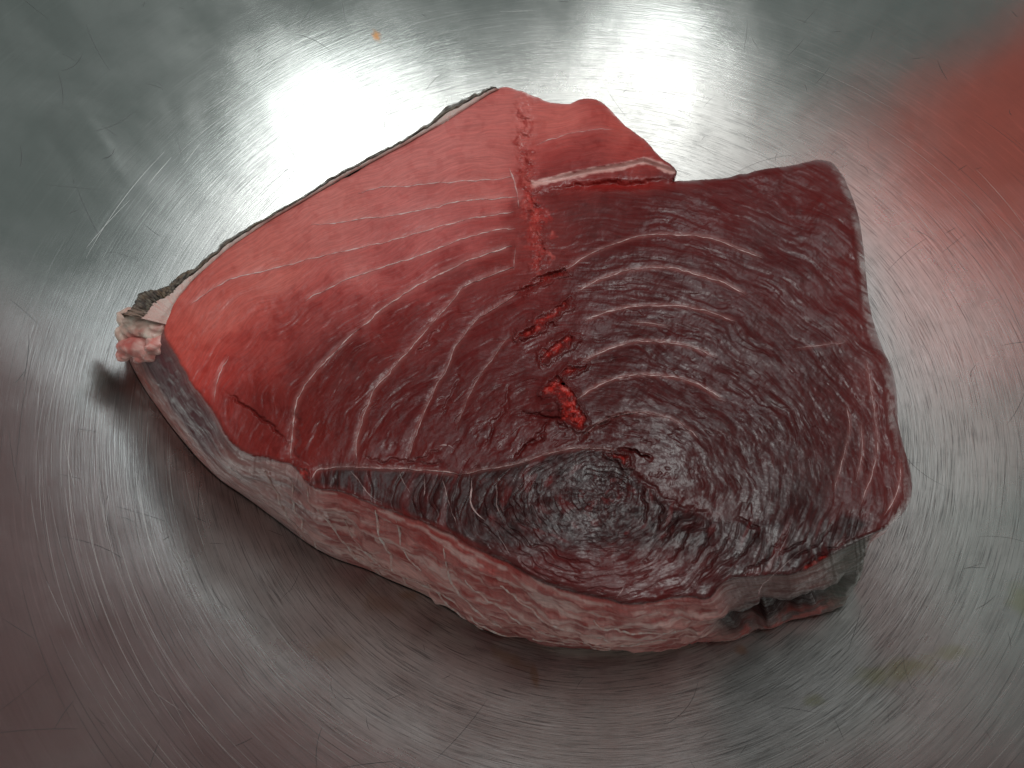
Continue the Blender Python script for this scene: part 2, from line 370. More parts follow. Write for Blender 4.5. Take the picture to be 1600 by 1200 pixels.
# dark open grooves (no pale tissue): (points, width px, depth mm)
CUTS = [
 ([(353,615),(395,643),(430,672),(451,690)],3,.9),([(906,688),(930,668),(960,652),(990,646)],4,1.1),([(965,704),(985,706),(1010,711),(1020,714)],3,1.0),
 ([(812,649),(835,651),(870,653),(885,662)],4,.8),([(640,716),(665,715),(690,700)],3,.4),([(800,719),(830,695),(858,672)],3,.7),([(806,460),(850,435),(887,420)],5,1.2),
 ([(560,719),(600,722),(640,722),(700,728)],4,.5),([(975,704),(986,735),(1010,760),(1060,790),(1100,805),(1140,825)],7,.5),
 ([(835,306),(870,300),(920,291),(985,288),(1046,285)],7,1.1),([(460,640),(458,690),(459,722)],9,.8),
 ([(650,560),(676,530),(700,500)],6,.6),([(690,650),(705,615),(722,585)],5,.5),([(755,700),(785,640),(800,600)],4,.5),([(825,700),(850,670),(860,655)],4,.6)]
# fan of creases right of the whorl (dark muscle)
for (a, b_) in [((1085,812),(1040,880)),((1115,820),(1075,885)),((1140,828),(1085,905)),((1187,825),(1135,890)),((1188,826),(1150,812)),((1232,828),(1160,900)),((1262,830),(1215,868)),((1300,815),(1240,870)),((1330,828),(1250,885)),
                ((1060,795),(1040,840)),((1025,770),(1030,830)),((1000,760),(1005,815))]:
    mx = ((a[0] + b_[0]) / 2 + 6, (a[1] + b_[1]) / 2 + 4); CUTS.append(([a, mx, b_], 2.4, .45))
# raw red tears: polygons (bright wet red, sunk)
def c5(*p): return [(650 + x / 3.529, 500 + y / 3.529) for x, y in p]
def c2(*p): return [(600 + x / 2.857, 100 + y / 2.857) for x, y in p]
TEARS = [
 c5((740,340),(800,320),(860,390),(880,470),(910,520),(940,565),(912,612),(850,565),(800,525),(815,470),(760,410),(705,405)),
 c5((690,225),(715,165),(800,110),(860,80),(890,95),(850,130),(780,190),(720,225)),
 c5((560,95),(600,45),(690,5),(740,-10),(720,25),(640,75)),
 c5((800,300),(840,270),(930,240),(920,255),(850,300),(810,315)),
 c5((1060,735),(1120,745),(1165,745),(1172,805),(1130,775)),
 c2((620,1000),(700,965),(800,915),(822,915),(800,935),(700,985),(640,1015)),
 c2((640,1180),(690,1120),(770,1085),(830,1050),(815,1085),(750,1125),(680,1165),(620,1210)),
 c2((610,560),(680,560),(690,610),(760,650),(770,690),(700,730),(650,700),(630,640)),
 [(1240,898),(1262,880),(1290,868),(1296,872),(1275,888),(1250,899)],
 [(464,738),(472,728),(482,733),(484,752),(478,760),(468,750)],
]
FLAP = [(838,286),(880,276),(932,265),(978,258),(1006,251),(1058,269),(1062,262),(1035,240),(1010,212),(968,182),(940,152),(905,148),(870,154),(838,190),(828,230)]
# boundary of the dark muscle around the back-bone whorl
DARK = [(484,757),(500,733),(553,730),(622,732),(670,735),(718,742),(746,735),(794,728),(828,718),(862,707),(914,700),(950,702),(975,712),(990,740),(1015,765),(1060,792),(1110,808),(1150,812),(1200,815),(1260,812),(1310,800),(1340,806),(1356,818),(1334,846),(1289,866),(1247,889),(1187,897),(1125,905),
        (1106,928),(1075,928),(1040,936),(1000,938),(962,935),(925,925),(885,916),(845,903),(800,877),(735,848),(691,826),(629,802),(598,790),(536,766)]
WC = (938., 775.)
SEAMS = [(smooth_line(p), w_, d_, s_) for p, w_, d_, s_ in SEAMS]; VEINS = [(smooth_line(p, 4), w_, d_, s_) for p, w_, d_, s_ in VEINS]
CUTS = [(smooth_line(p), w_, d_) for p, w_, d_ in CUTS]

def whorl(u, v):
    dx, dy = u - WC[0], (v - WC[1]) * 1.12
    dx = np.where(dx < 0, dx * 0.80, dx * 0.92)
    r = np.hypot(dx, dy); t = np.arctan2(dy, dx)
    return r + 26 * fbm(u / 120, v / 120, 31, 3) * sstep(20, 150, r), t
def dark_mask(u, v):
    wv = 14 * fbm(u / 40, v / 40, 77, 3)
    return sstep(-9, 9, signed(u + wv, v + wv * .6, DARK))
EDGE_C = EDGE[::5]
def height(u, v):
    """relief of the cut face in metres above the bowl floor"""
    z = np.full(u.shape, H)
    z += 0.0016 * fbm(u / 170, v / 170, 3, 3)
    # gentle fall to the right where the loin slumps on the bowl wall, small rise to the skin side
    z -= 0.004 * sstep(1000, 1400, u); z += 0.003 * sstep(420, 180, u)
    r, t = whorl(u, v); dm = dark_mask(u, v)
    wob = vnoise(np.cos(t) * 5 + r / 40, np.sin(t) * 5, 41)
    rip = np.abs(ringnoise(r / 13.0 + wob * 1.6, t, 11, 45, 3)); rip2 = ringnoise(r / 6.0 + wob, t, 24, 47, 3)
    near_w = np.exp(-(r / 150.0) ** 2)
    z -= 0.00026 * dm * sstep(40, 110, r) * (1 - sstep(0.0, 0.07, rip))
    rip3 = ringnoise(r / 4.5, t, 70, 48, 2)
    z += rip2 * (0.00008 * dm * sstep(30, 90, r) + 0.00005) + rip3 * 0.00003 * sstep(780, 1000, u)
    # ragged pits between the wet plates
    pit = ringnoise(r / 10.0, t, 40, 49, 3) + 0.5 * fbm(u / 26, v / 26, 50, 3)
    z -= 0.00022 * sstep(.18, .55, pit) * (1 - dm) * sstep(380, 560, v + 0.25 * u - 100)
    z -= 0.0010 * near_w * dm * np.cos(np.clip(r / 150, 0, 1) * math.pi * 1.0) * 0.6
    ring = np.abs(np.sin(math.pi * (np.hypot((u - WC[0]) * .9, (v - WC[1]) * 1.1) / 8.5 + 1.9 * fbm(u / 55, v / 55, 54, 3) + t * 0.16)))
    brk = sstep(-.12, .15, fbm(u / 30, v / 18, 56, 3)); z -= 0.00024 * dm * np.exp(-(r / 120.0) ** 2) * sstep(8, 22, r) * (1 - sstep(0.0, 0.30, ring)) * brk
    # deep little pits at the heart of the whorl
    hw = np.exp(-(np.hypot(u - 965, v - 755) / 26.0) ** 2); z += hw * 0.0006 * (fbm(u / 14, v / 14, 51, 3) - .1)
    hw = np.exp(-(np.hypot(u - 945, v - 790) / 34.0) ** 2); z += hw * 0.0005 * fbm(u / 11, v / 11, 52, 3)
    # pebbly drape of the left and middle muscle
    z += 0.00017 * fbm(u / 12, v / 12, 61, 3) * (0.5 + 0.5 * sstep(600, 420, v - 0.2 * u)) + 0.00004 * fbm(u / 4, v / 4, 62, 2)
    # sheets between seams sag a little
    for P, w_, d_, s_ in SEAMS + VEINS:
        mk = near(u, v, P, 26)
        if d_ and mk.any():
            d, par, side = seg_dist(u[mk], v[mk], P); e = np.clip((par - 0) / 2.0, 0, 1) * np.clip((len(P) - 1 - par) / 2.0, 0, 1) * .8 + .2
            z[mk] -= d_ * .32e-3 * e * np.exp(-(d / (w_ * 1.6)) ** 2) + d_ * 2.0e-4 * e * np.exp(-(d / 14) ** 2)
    for P, w_, d_ in CUTS:
        mk = near(u, v, P, 30)
        if mk.any():
            d, par, side = seg_dist(u[mk] + 9 * fbm(u[mk] / 15, v[mk] / 15, 151, 3), v[mk] + 9 * fbm(u[mk] / 15, v[mk] / 15, 155, 3), P); f = par / (len(P) - 1); e = np.clip(np.sin(np.clip(f, .02, .98) * math.pi) * 1.6, 0.15, 1)
            z[mk] -= d_ * 1e-3 * e * np.exp(-(d / (w_ * .8)) ** 2)
    for k, P in enumerate(TEARS):
        if k == 7: continue
        mk = near(u, v, P, 20)
        if mk.any():
            uu, vv = u[mk], v[mk]; s = (signed(uu + 9 * fbm(uu / 13, vv / 13, 140, 4), vv + 9 * fbm(uu / 13, vv / 13, 144, 4), P) - (0 if k in (0, 7) else 1.5))
            z[mk] -= sstep(-7, 10, s) * 0.0008 - sstep(-3, 8, s) * 0.0011 * fbm(uu / 9, vv / 9, 80 + k, 3) - 0.0006 * np.exp(-((s + 4) / 4) ** 2)
    P = [(818,165),(816,215),(822,265),(830,310),(838,350),(846,385),(842,410)]; mk = near(u, v, P, 40)
    if mk.any():
        d, _, _ = seg_dist(u[mk], v[mk], P); z[mk] += np.exp(-(d / 14) ** 2) * (.0006 + .0012 * fbm(u[mk] / 9, v[mk] / 9, 169, 3))
    # raised lip beside the big tear
    z += 0.0022 * np.exp(-(np.hypot((u - 868) / 34, (v - 628) / 22)) ** 2)
    # right lip of the R7 fold stands proud
    mk = near(u, v, SEAMS[16][0], 80); 
    if mk.any():
        d, par, side = seg_dist(u[mk], v[mk], SEAMS[16][0]); e = np.clip(par / 6, 0, 1) * np.clip((len(SEAMS[16][0]) - 1 - par) / 6, 0, 1); z[mk] += 0.0010 * e * np.where(side > 0, np.exp(-d / 15), 0)
    # flap: a thick leaf of muscle lying above the dark loin
    s = signed(u, v, FLAP); lowedge = sstep(200, 262, v + 0.10 * (u - 840))
    z += 0.0017 * sstep(-3, 6, s) * sstep(830, 900, u) * lowedge
    z -= 0.0014 * np.exp(-(np.hypot((u - 960) / 80, (v - 290) / 9)) ** 2)
    # rounded rim
    d, par, _ = seg_dist(u, v, EDGE_C, True); k = np.clip(par.astype(int), 0, len(EDGE_C) - 1)
    rr_ = EDGE_C[k, 2]; dr = EDGE_C[k, 3] * 1e-3
    q = np.clip(1 - d / rr_, 0, 1)
    z -= (1 - np.sqrt(np.clip(1 - q * q, 0, 1))) * (rr_ * 0.00010 + dr * 0.9)
    return z

# ---- colour of the flesh itself (linear)
CP = np.array([ # u, v, r, g, b
 (330,490,.60,.115,.095),(300,540,.56,.078,.060),(330,590,.48,.050,.040),(420,430,.66,.150,.125),(520,330,.66,.165,.145),(620,280,.66,.165,.150),(700,220,.66,.165,.15),(790,190,.64,.14,.125),(880,185,.64,.12,.10),(960,210,.58,.09,.07),
 (560,430,.62,.150,.135),(660,350,.62,.150,.14),(760,290,.62,.14,.125),(740,370,.50,.105,.10),(640,420,.44,.085,.08),(560,480,.36,.058,.054),(480,520,.38,.062,.055),(420,560,.42,.062,.052),(400,640,.23,.022,.019),(470,600,.24,.026,.023),(365,635,.34,.036,.03),(440,690,.28,.026,.022),
 (540,560,.21,.022,.020),(540,660,.20,.020,.018),(640,520,.27,.034,.032),(720,450,.30,.040,.038),(780,410,.32,.045,.040),(640,640,.17,.016,.016),(720,600,.18,.018,.018),(740,690,.15,.014,.014),(800,520,.22,.022,.022),(820,600,.17,.016,.016),
 (840,360,.34,.045,.04),(900,250,.36,.055,.052),(940,230,.36,.06,.055),(1000,245,.44,.06,.05),(900,340,.20,.024,.023),(980,320,.18,.018,.018),(1040,320,.16,.017,.017),(1140,310,.19,.019,.019),(1240,285,.19,.017,.016),(1300,290,.20,.017,.015),
 (950,420,.14,.015,.015),(1050,450,.12,.013,.013),(1200,400,.13,.014,.0145),(1280,400,.14,.014,.014),(1330,400,.20,.016,.014),(1345,500,.20,.017,.015),(1375,600,.20,.018,.016),(1390,700,.19,.018,.016),(1400,770,.20,.026,.024),
 (1000,560,.10,.0105,.0105),(1150,560,.10,.011,.011),(1280,560,.10,.011,.011),(1300,680,.10,.011,.011),(1200,700,.08,.0095,.0095),(1080,700,.085,.0095,.0095),(960,660,.10,.010,.010),(1250,780,.05,.008,.008),(1340,780,.13,.015,.014),
 (800,880,.15,.013,.012),(880,905,.13,.012,.011),(960,925,.14,.013,.012),(1060,925,.14,.013,.012),(700,826,.34,.035,.030),(930,885,.13,.011,.011),(1040,900,.15,.013,.012)], float)
def colour(u, v):
    num = np.zeros(u.shape + (3,)); den = np.zeros(u.shape)
    wu = u + 22 * fbm(u / 50, v / 50, 91, 4); wv = v + 20 * fbm(u / 50, v / 50, 95, 4)
    for (a, b_, r_, g_, bl) in CP:
        wgt = 1.0 / (((wu - a) ** 2 + (wv - b_) ** 2) / 900 + 1.6) ** 1.9
        num += wgt[..., None] * np.log(np.array([r_, g_, bl])); den += wgt
    c = np.exp(num / den[..., None])
    c[..., 1:] *= (1 + 0.26 * sstep(.40, .60, c[..., 0]))[..., None]
    c *= (1 - 0.46 * sstep(.52, .18, c[..., 0]))[..., None]
    dm = dark_mask(u, v)
    r, t = whorl(u, v)
    # dark muscle, redder in the creases and towards its lower rim
    dk = np.array([.024, .0040, .0042]); fan = sstep(600, 760, u) * 0.0
    dcol = dk * (1 + 0.7 * fbm(u / 20, v / 20, 101, 3))[..., None] + np.array([.045, .002, .002]) * sstep(.15, .45, ringnoise(r / 12, t, 18, 103, 3))[..., None]
    low = sstep(835, 890, v + 10 * fbm(u / 25, v / 12, 107, 3)) * sstep(1200, 1000, u)
    dcol = dcol * (1 - low[..., None]) + np.array([.085, .009, .009]) * low[..., None]
    c = c * (1 - dm[..., None]) + dcol * dm[..., None]
    # blood-red mottling
    mo = sstep(.10, .38, fbm(u / 16, v / 16, 111, 4)) * (1 - dm); c *= (1 - (0.30 - 0.16 * sstep(.35, .6, c[..., 0]))[..., None] * mo[..., None] * np.array([.5, 1, 1]))
    # pink halos along the seams
    for P, w_, d_, s_ in SEAMS:
        mk = near(u, v, P, 22)
        if mk.any():
            d, par, side = seg_dist(u[mk], v[mk], P); e = np.clip(par / 3, 0, 1) * np.clip((len(P) - 1 - par) / 3, 0, 1)
            a = (s_ * 0.30 * e * np.exp(-(d / (w_ * 1.7)) ** 2))[..., None]; c[mk] = c[mk] * (1 - a) + np.array([.62, .30, .28]) * a
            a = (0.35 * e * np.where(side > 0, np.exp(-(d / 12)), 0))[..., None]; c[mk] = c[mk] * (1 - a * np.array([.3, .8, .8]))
    P = smooth_line([(818,165),(816,215),(822,265),(830,310),(838,350),(846,385),(842,410)]); mk = near(u, v, P, 60)
    if mk.any():
        uu, vv = u[mk], v[mk]; d, par, side = seg_dist(uu + 26 * fbm(uu / 16, vv / 16, 161, 4), vv + 20 * fbm(uu / 16, vv / 16, 165, 4), P)
        wd = 5 + 9 * sstep(200, 350, vv); a = ((1 - sstep(.35, 1.1, d / wd)) * .75)[..., None]; n_ = sstep(-.2, .35, fbm(uu / 7, vv / 7, 167, 3))[..., None]
        c[mk] = c[mk] * (1 - a) + (np.array([.33, .030, .025]) * (1 - n_) + np.array([.52, .095, .080]) * n_) * a
    for k, P in enumerate(TEARS):
        mk = near(u, v, P, 16)
        if mk.any():
            uu, vv = u[mk], v[mk]; a = (.5 if k == 7 else 1) * sstep(-4, 8, (signed(uu + 9 * fbm(uu / 13, vv / 13, 140, 4), vv + 9 * fbm(uu / 13, vv / 13, 144, 4), P) - (0 if k in (0, 7) else 1.5)))[..., None] * .9
            n_ = fbm(uu / 8, vv / 8, 120 + k, 3)[..., None]
            c[mk] = c[mk] * (1 - a) + (np.array([.16, .009, .007]) + np.array([.36, .018, .012]) * sstep(-.25, .3, n_) + np.array([.14, .10, .09]) * sstep(.25, .5, n_)) * a
    a = np.exp(-(np.hypot((u - 960) / 90, (v - 288) / 9)) ** 2)[..., None] * .8; c = c * (1 - a) + np.array([.34, .020, .016]) * a
    P = smooth_line([(834,287),(856,282),(880,277),(932,266),(978,259),(1006,253),(1030,258),(1052,268)]); mk = near(u, v, P, 20)
    if mk.any():
        d, par, side = seg_dist(u[mk], v[mk], P); n_ = fbm(u[mk] / 12, v[mk] / 6, 133, 3); a = ((1 - sstep(3.0, 7.0, d + 4 * n_)) * .85)[..., None]; c[mk] = c[mk] * (1 - a) + np.array([.76, .43, .39]) * a
    return np.clip(c, 0.002, 1)

# ---- mesh: rings from the middle of the face to its rim, then down the side wall
NS = 380; CU, CV = 880., 600.
s_top = np.linspace(0.004, 1.0, NS) ** 0.92
U = CU + s_top[:, None] * (EDGE[None, :, 0] - CU); Vv = CV + s_top[:, None] * (EDGE[None, :, 1] - CV)
Zt = height(U.ravel(), Vv.ravel())
Ptop = to_plane(U.ravel(), Vv.ravel(), Zt).reshape(NS, NTT, 3)
Ctop = colour(U.ravel(), Vv.ravel()).reshape(NS, NTT, 3)
# foot of the side wall
Pe = Ptop[-1]; cen = Pe.mean(0)
foot_known = np.full((NTT, 3), np.nan)
m = len(OUT); kk = sorted([k if k >= 46 else k + m for k in FOOT]); fp = np.array([FOOT[k % m] for k in kk], float)
e = np.where(EIDX < 40, EIDX + m, EIDX)
vis = (e >= kk[0]) & (e <= kk[-1])
fu = np.interp(e, kk, fp[:, 0]); fv = np.interp(e, kk, fp[:, 1])
# soften kinks of the foot line
def csmooth(a, n):
    k = np.ones(2 * n + 1) / (2 * n + 1); return np.convolve(np.concatenate([a[-n:], a, a[:n]]), k, 'valid')
fu = np.where(vis, csmooth(fu, 10), fu); fv = np.where(vis, csmooth(fv, 10), fv)
PF = to_bowl(fu, fv); PF[:, 2] += 0.0004
outn = np.stack([np.roll(Pe[:, 1], -1) - np.roll(Pe[:, 1], 1), -(np.roll(Pe[:, 0], -1) - np.roll(Pe[:, 0], 1)), np.zeros(NTT)], -1)
outn = np.stack([csmooth(outn[:, i], 12) for i in range(3)], -1)
outn /= np.linalg.norm(outn, axis=1)[:, None] + 1e-12
if ((outn * (Pe - cen)).sum(1)).mean() < 0: outn = -outn
PB = Pe - outn * 0.006; PB[:, 2] = bowl_z(PB[:, 0], PB[:, 1]) + 0.0005
wv_ = vis.astype(float); wv_ = csmooth(wv_, 14) * vis
wv_ = sstep(0, 1, np.clip(wv_ * 1.0, 0, 1))[:, None]
FT = PF * wv_ + PB * (1 - wv_)
FT[:, 2] = np.maximum(bowl_z(FT[:, 0], FT[:, 1]) + 0.0004, 0)
NW = 64
fw_ = np.linspace(0, 1, NW + 1)[1:]
side_P = np.zeros((NW, NTT, 3)); side_C = np.zeros((NW, NTT, 3))
ei = e.copy()                        # outline index, 46..75+ on the open sides
arc = np.concatenate([[0], np.cumsum(np.hypot(*np.diff(EDGE[:, :2], axis=0).T))])
for i, f in enumerate(fw_):
    p = Pe * (1 - f) + FT * f
    bul = math.sin(f * math.pi)
    # belly of the wall and its fibre relief
    x = arc / 60; y = f * 6
    n1 = fbm(arc / 55 + 40, np.full(NTT, f * 9) + 0.4 * np.sin(arc / 90), 201, 4); n2 = fbm(arc / 14, np.full(NTT, f * 16.), 205, 3)
    side_front = sstep(51, 53, ei) * sstep(69, 66, ei)
    amp = 0.0006 + 0.0016 * side_front
    bulge = 0.0020 * np.ones(NTT); bulge += 0.002 * sstep(52, 56, ei) * sstep(64, 60, ei)
    off = bul * bulge + (amp * n1 + 0.0005 * n2) * min(1, f * 6) * min(1, (1 - f) * 8)
    # lower right: the wall is undercut, a slit between flesh and a lip of skin
    slit = sstep(49.2, 51.0, ei + .0 * f) * 0
    cav = sstep(46.8, 47.6, ei) * sstep(53.2, 51.6, ei); off -= cav * 0.0050 * np.exp(-((f - .64 - .16 * fbm(arc / 40, arc * 0, 231, 3)) / .17) ** 2) 
    off += cav * 0.002 * math.exp(-((f - .93) / .08) ** 2)
    side_P[i] = p + outn * off[:, None]
# side colours
def mixc(c, a, col): return c * (1 - a[..., None]) + np.array(col) * a[..., None]
A2, F2 = np.meshgrid(arc, fw_); E2 = np.repeat(ei[None], NW, 0)
n1 = fbm(A2 / 70, F2 * 9 + A2 / 140, 211, 4); n2 = fbm(A2 / 34 + F2 * 3, F2 * 34 - A2 / 60, 213, 4); n3 = fbm(A2 / 90, F2 * 4 + A2 / 200, 215, 3)
cs = np.zeros((NW, NTT, 3)) + np.array([.38, .165, .15])
cs = mixc(cs, sstep(.0, .25, n1) * .55, (.54, .33, .30)); cs = mixc(cs, sstep(.04, .24, n2) * .75, (.20, .035, .032)); cs = mixc(cs, sstep(.12, .3, n3) * .4, (.30, .05, .045))
edge_red = np.exp(-F2 / (.10 + .22 * sstep(58, 60, E2) * sstep(64, 62, E2))); cs = mixc(cs, edge_red * .8 * sstep(50, 53, E2) * sstep(66, 63, E2), (.34, .035, .03))
# dark red scraps low on the front
cs = mixc(cs, sstep(.74, .9, F2 + .25 * n1) * sstep(52, 53, E2) * sstep(62, 60, E2) * .8, (.16, .022, .02))
cs = mixc(cs, sstep(.93, .98, F2) * sstep(54, 55, E2) * sstep(59, 58, E2) * .8, (.50, .36, .32))
# fine pale streaks of connective tissue
cs = mixc(cs, sstep(.16, .30, fbm(A2 / 70 + F2 * 2, F2 * 30 + A2 / 80, 219, 3)) * .5, (.58, .42, .39))
# lower right wall: grey green skin side and a slit, its shade and dark blood painted black
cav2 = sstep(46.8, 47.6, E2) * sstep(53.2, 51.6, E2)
cs = mixc(cs, sstep(52.5, 50.5, E2) * sstep(45, 46, E2) * .75, (.085, .040, .038))
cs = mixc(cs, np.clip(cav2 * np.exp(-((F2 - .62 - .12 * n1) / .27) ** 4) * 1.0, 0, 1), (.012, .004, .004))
cs = mixc(cs, sstep(.80, .9, F2) * sstep(53, 51, E2) * sstep(46.5, 47, E2) * sstep(-.1, .2, n2) * .8, (.30, .07, .06))
cs = mixc(cs, sstep(48.6, 47.4, E2) * sstep(44.5, 45.5, E2) * .9, (.11, .108, .095)); cs = mixc(cs, sstep(46.6, 45.6, E2) * sstep(35, 40, E2), (.34, .10, .09))
# left: dark violet belly membrane
mem = sstep(64.0, 66.5, E2); cs = mixc(cs, mem * .75, (.36, .17, .16)); cs = mixc(cs, mem * sstep(69.5, 71, E2) * sstep(.60, .5, F2) * .9, (.11, .045, .055))
cs = mixc(cs, mem * sstep(.62, .8, F2) * sstep(69.8, 70.8, E2) * .9, (.40, .12, .10)); cs = mixc(cs, mem * np.exp(-F2 / .06) * .6, (.55, .16, .14))
st2 = sstep(.05, .3, fbm(A2 / 160 + F2 * 3.2, F2 * 14 - A2 / 45, 221, 3)); cs = mixc(cs, mem * st2 * .45, (.12, .075, .08))
cs = mixc(cs, sstep(66.6, 67.2, E2) * sstep(63.2, 64.4, E2) * 0, (.2, .2, .2))
# back right walls: plain red flesh; back left: skin
cs = mixc(cs, sstep(m + 22.5, m + 23.5, E2) + sstep(45, 43, E2) * (E2 < 46), (.24, .03, .025))
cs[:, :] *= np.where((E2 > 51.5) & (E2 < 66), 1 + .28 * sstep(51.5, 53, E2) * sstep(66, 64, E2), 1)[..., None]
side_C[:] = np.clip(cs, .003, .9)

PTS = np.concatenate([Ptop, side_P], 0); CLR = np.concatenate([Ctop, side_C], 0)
Uall = np.concatenate([U, np.repeat(EDGE[None, :, 0], NW, 0)], 0); Vall = np.concatenate([Vv, np.repeat(EDGE[None, :, 1], NW, 0)], 0)
rW, tW = whorl(Uall, Vall)
GR = np.stack([np.cos(tW) * 9, np.sin(tW) * 9, rW / 6.0], -1)
GR[NS:] = np.stack([A2 / 48, F2 * 38 + A2 / 60, A2 * 0 + 50], -1)
NR = NS + NW
FQ = grid_faces(NR, NTT)[:, ::-1]
flat = PTS.reshape(-1, 3)
# smooth normals of the whole body, so that the parts meet without a visible joint
def grid_normals(P):
    du = np.empty_like(P); du[1:-1] = P[2:] - P[:-2]; du[0] = P[1] - P[0]; du[-1] = P[-1] - P[-2]
    dv = np.roll(P, -1, 1) - np.roll(P, 1, 1); n = np.cross(du, dv); n /= np.linalg.norm(n, axis=-1)[..., None] + 1e-20
    return n
NRM = grid_normals(PTS)
if NRM[NS // 2, :, 2].mean() < 0: NRM = -NRM
# face regions
fi = np.repeat(np.arange(NR - 1), NTT); fj = np.tile(np.arange(NTT), NR - 1)
uc = (Uall[:-1] + Uall[1:]).ravel() / 2; vc = (Vall[:-1] + Vall[1:]).ravel() / 2; ef = ei[fj]
DIV = [(800,100),(800,250),(806,330),(803,420),(812,457),(850,560),(868,640),(906,690),(914,700),(965,704),(1000,900),(1700,900),(1700,0)]
reg = np.zeros(len(FQ), int)                                   # 0 belly flesh
reg[inside(uc, vc, DIV)] = 1                                    # loin flesh
reg[inside(uc, vc, FLAP)] = 2
wn = 3 * fbm(uc / 9, vc / 9, 300, 2)
dsg = signed(uc + wn, vc + wn, DARK); reg[dsg > 0] = 3
# rim strip under the dark muscle
under = (dsg <= 0) & (vc > 745) & (uc > 480) & (uc < 1340) & (fi < NS - 1) & (vc > 800 - 0.0 * uc) ; reg[under & ~((vc < 845) & (uc > 1000))] = 4
wall = fi >= NS - 1
reg[wall] = 4
reg[wall & (ef > 64.6) & (ef < m + 0.2)] = 5                      # membrane
reg[wall & ((ef >= m + 0.2) & (ef < m + 11.5))] = 6              # skin side
reg[wall & (ef >= m + 11.5)] = 1
reg[wall & (ef < 45.5)] = 1
m_flesh = flesh_mat('lean_flesh', .30, .05, .15, .0, 1.0, .36)
m_dark = flesh_mat('dark_muscle_flesh', .30, .05, .16, .0, 1.0, .38)
m_side = flesh_mat('side_flesh', .48, .55, .08, .10, 0.9, .35)
m_mem = flesh_mat('belly_membrane', .30, .22, .10, .0, 0.8, .35)
m_skinside = flesh_mat('skin_underlayer', .4, .4, .2, .05)
PARTS = {0: ('belly_flesh', m_flesh, 'paler pink red flesh of the belly side'), 1: ('loin_flesh', m_flesh, 'dark red lean loin flesh with curved grain'), 2: ('flesh_flap', m_flesh, 'pale pink flap of flesh at the top edge'),
         3: ('dark_muscle', m_dark, 'almost black whorl of dark muscle'), 4: ('side_flesh', m_side, 'pinkish grey ragged side wall'), 5: ('belly_membrane', m_mem, 'violet grey smooth belly lining'), 6: ('skin_side', m_skinside, None)}
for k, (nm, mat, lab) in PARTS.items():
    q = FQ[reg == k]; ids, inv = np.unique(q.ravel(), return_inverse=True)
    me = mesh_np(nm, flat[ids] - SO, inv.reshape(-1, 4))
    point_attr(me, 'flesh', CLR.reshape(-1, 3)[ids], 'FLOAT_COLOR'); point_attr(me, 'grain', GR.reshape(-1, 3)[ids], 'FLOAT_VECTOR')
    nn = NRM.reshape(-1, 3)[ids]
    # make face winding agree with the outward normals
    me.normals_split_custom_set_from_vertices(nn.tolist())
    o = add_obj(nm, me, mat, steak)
    if lab: o['label'] = lab

# ---- pale seams lying in the grooves: each a thin ribbon of its own
def ribbons(items, name, lift_f):
    allu, allv, meta = [], [], []
    for P, w_, d_, s_ in items:
        seg = np.hypot(*np.diff(P, axis=0).T); L = np.concatenate([[0], np.cumsum(seg)]); n = max(6, int(L[-1] / 2.2)); t = np.linspace(0, L[-1], n)
        c = np.stack([np.interp(t, L, P[:, 0]), np.interp(t, L, P[:, 1])], -1)
        sd = rng.integers(0, 9999)
        tan = np.gradient(c, axis=0); tan /= np.linalg.norm(tan, axis=1)[:, None] + 1e-9; nm_ = np.stack([-tan[:, 1], tan[:, 0]], -1)
        c = c + nm_ * (fbm(t / 18, t * 0 + sd, 7, 3) * 2.6)[:, None]
        ends = np.clip(t / 14, 0, 1) * np.clip((L[-1] - t) / 14, 0, 1)
        wid = .88 * w_ * (0.62 + 0.75 * fbm(t / 7, t * 0 + sd * 1.7, 8, 3)) * (0.25 + 0.75 * ends); wid = np.clip(wid, 0.5, None)
        a = np.array([-1, -.55, 0, .55, 1]); q = c[:, None, :] + nm_[:, None, :] * (wid[:, None] * .5 * a)[..., None]
        allu.append(q[..., 0].ravel()); allv.append(q[..., 1].ravel()); meta.append((n, t, d_, s_, sd, ends))
    uu = np.concatenate(allu); vv = np.concatenate(allv); zz_ = height(uu, vv); cc = colour(uu, vv); k = 0
    r_, t_ = whorl(uu, vv); gg = np.stack([np.cos(t_) * 9, np.sin(t_) * 9, r_ / 6], -1)
    for n, t, d_, s_, sd, ends in meta:
        sl = slice(k, k + n * 5); k += n * 5
        prof = np.array([-.06, .03, .05, .03, -.06]) * 1e-3
        z = zz_[sl].reshape(n, 5) + prof[None] + (d_ * 1e-3 * lift_f * np.array([0, 1, 1, 1, 0]))[None] + 0.00012 * fbm(t / 4, t * 0 + sd, 11, 2)[:, None] * np.array([0, 1, 1, 1, 0])
        p = to_plane(uu[sl], vv[sl], z.ravel())
        br = np.clip(s_ * (0.75 + 1.1 * fbm(t / 12, t * 0 + sd, 9, 3)), 0.08, 1) * (0.3 + 0.7 * ends)
        colr = cc[sl].reshape(n, 5, 3); aa = (br[:, None] * np.array([.55, 1, 1, 1, .55]))[..., None]
        colr = colr * (1 - aa) + np.array([.74, .52, .50]) * aa
        i, j = np.meshgrid(np.arange(n - 1), np.arange(4), indexing='ij')
        q = np.stack([i * 5 + j, (i + 1) * 5 + j, (i + 1) * 5 + j + 1, i * 5 + j + 1], -1).reshape(-1, 4)
        me = mesh_np(name, p - SO, q[:, ::-1] if True else q)
        if me.polygons[0].normal.z < 0: me.flip_normals()
        point_attr(me, 'flesh', colr.reshape(-1, 3), 'FLOAT_COLOR'); point_attr(me, 'grain', gg[sl], 'FLOAT_VECTOR')
        add_obj(name, me, m_seam, steak)
m_seam = flesh_mat('connective_tissue', .32, .15, .3, .1)
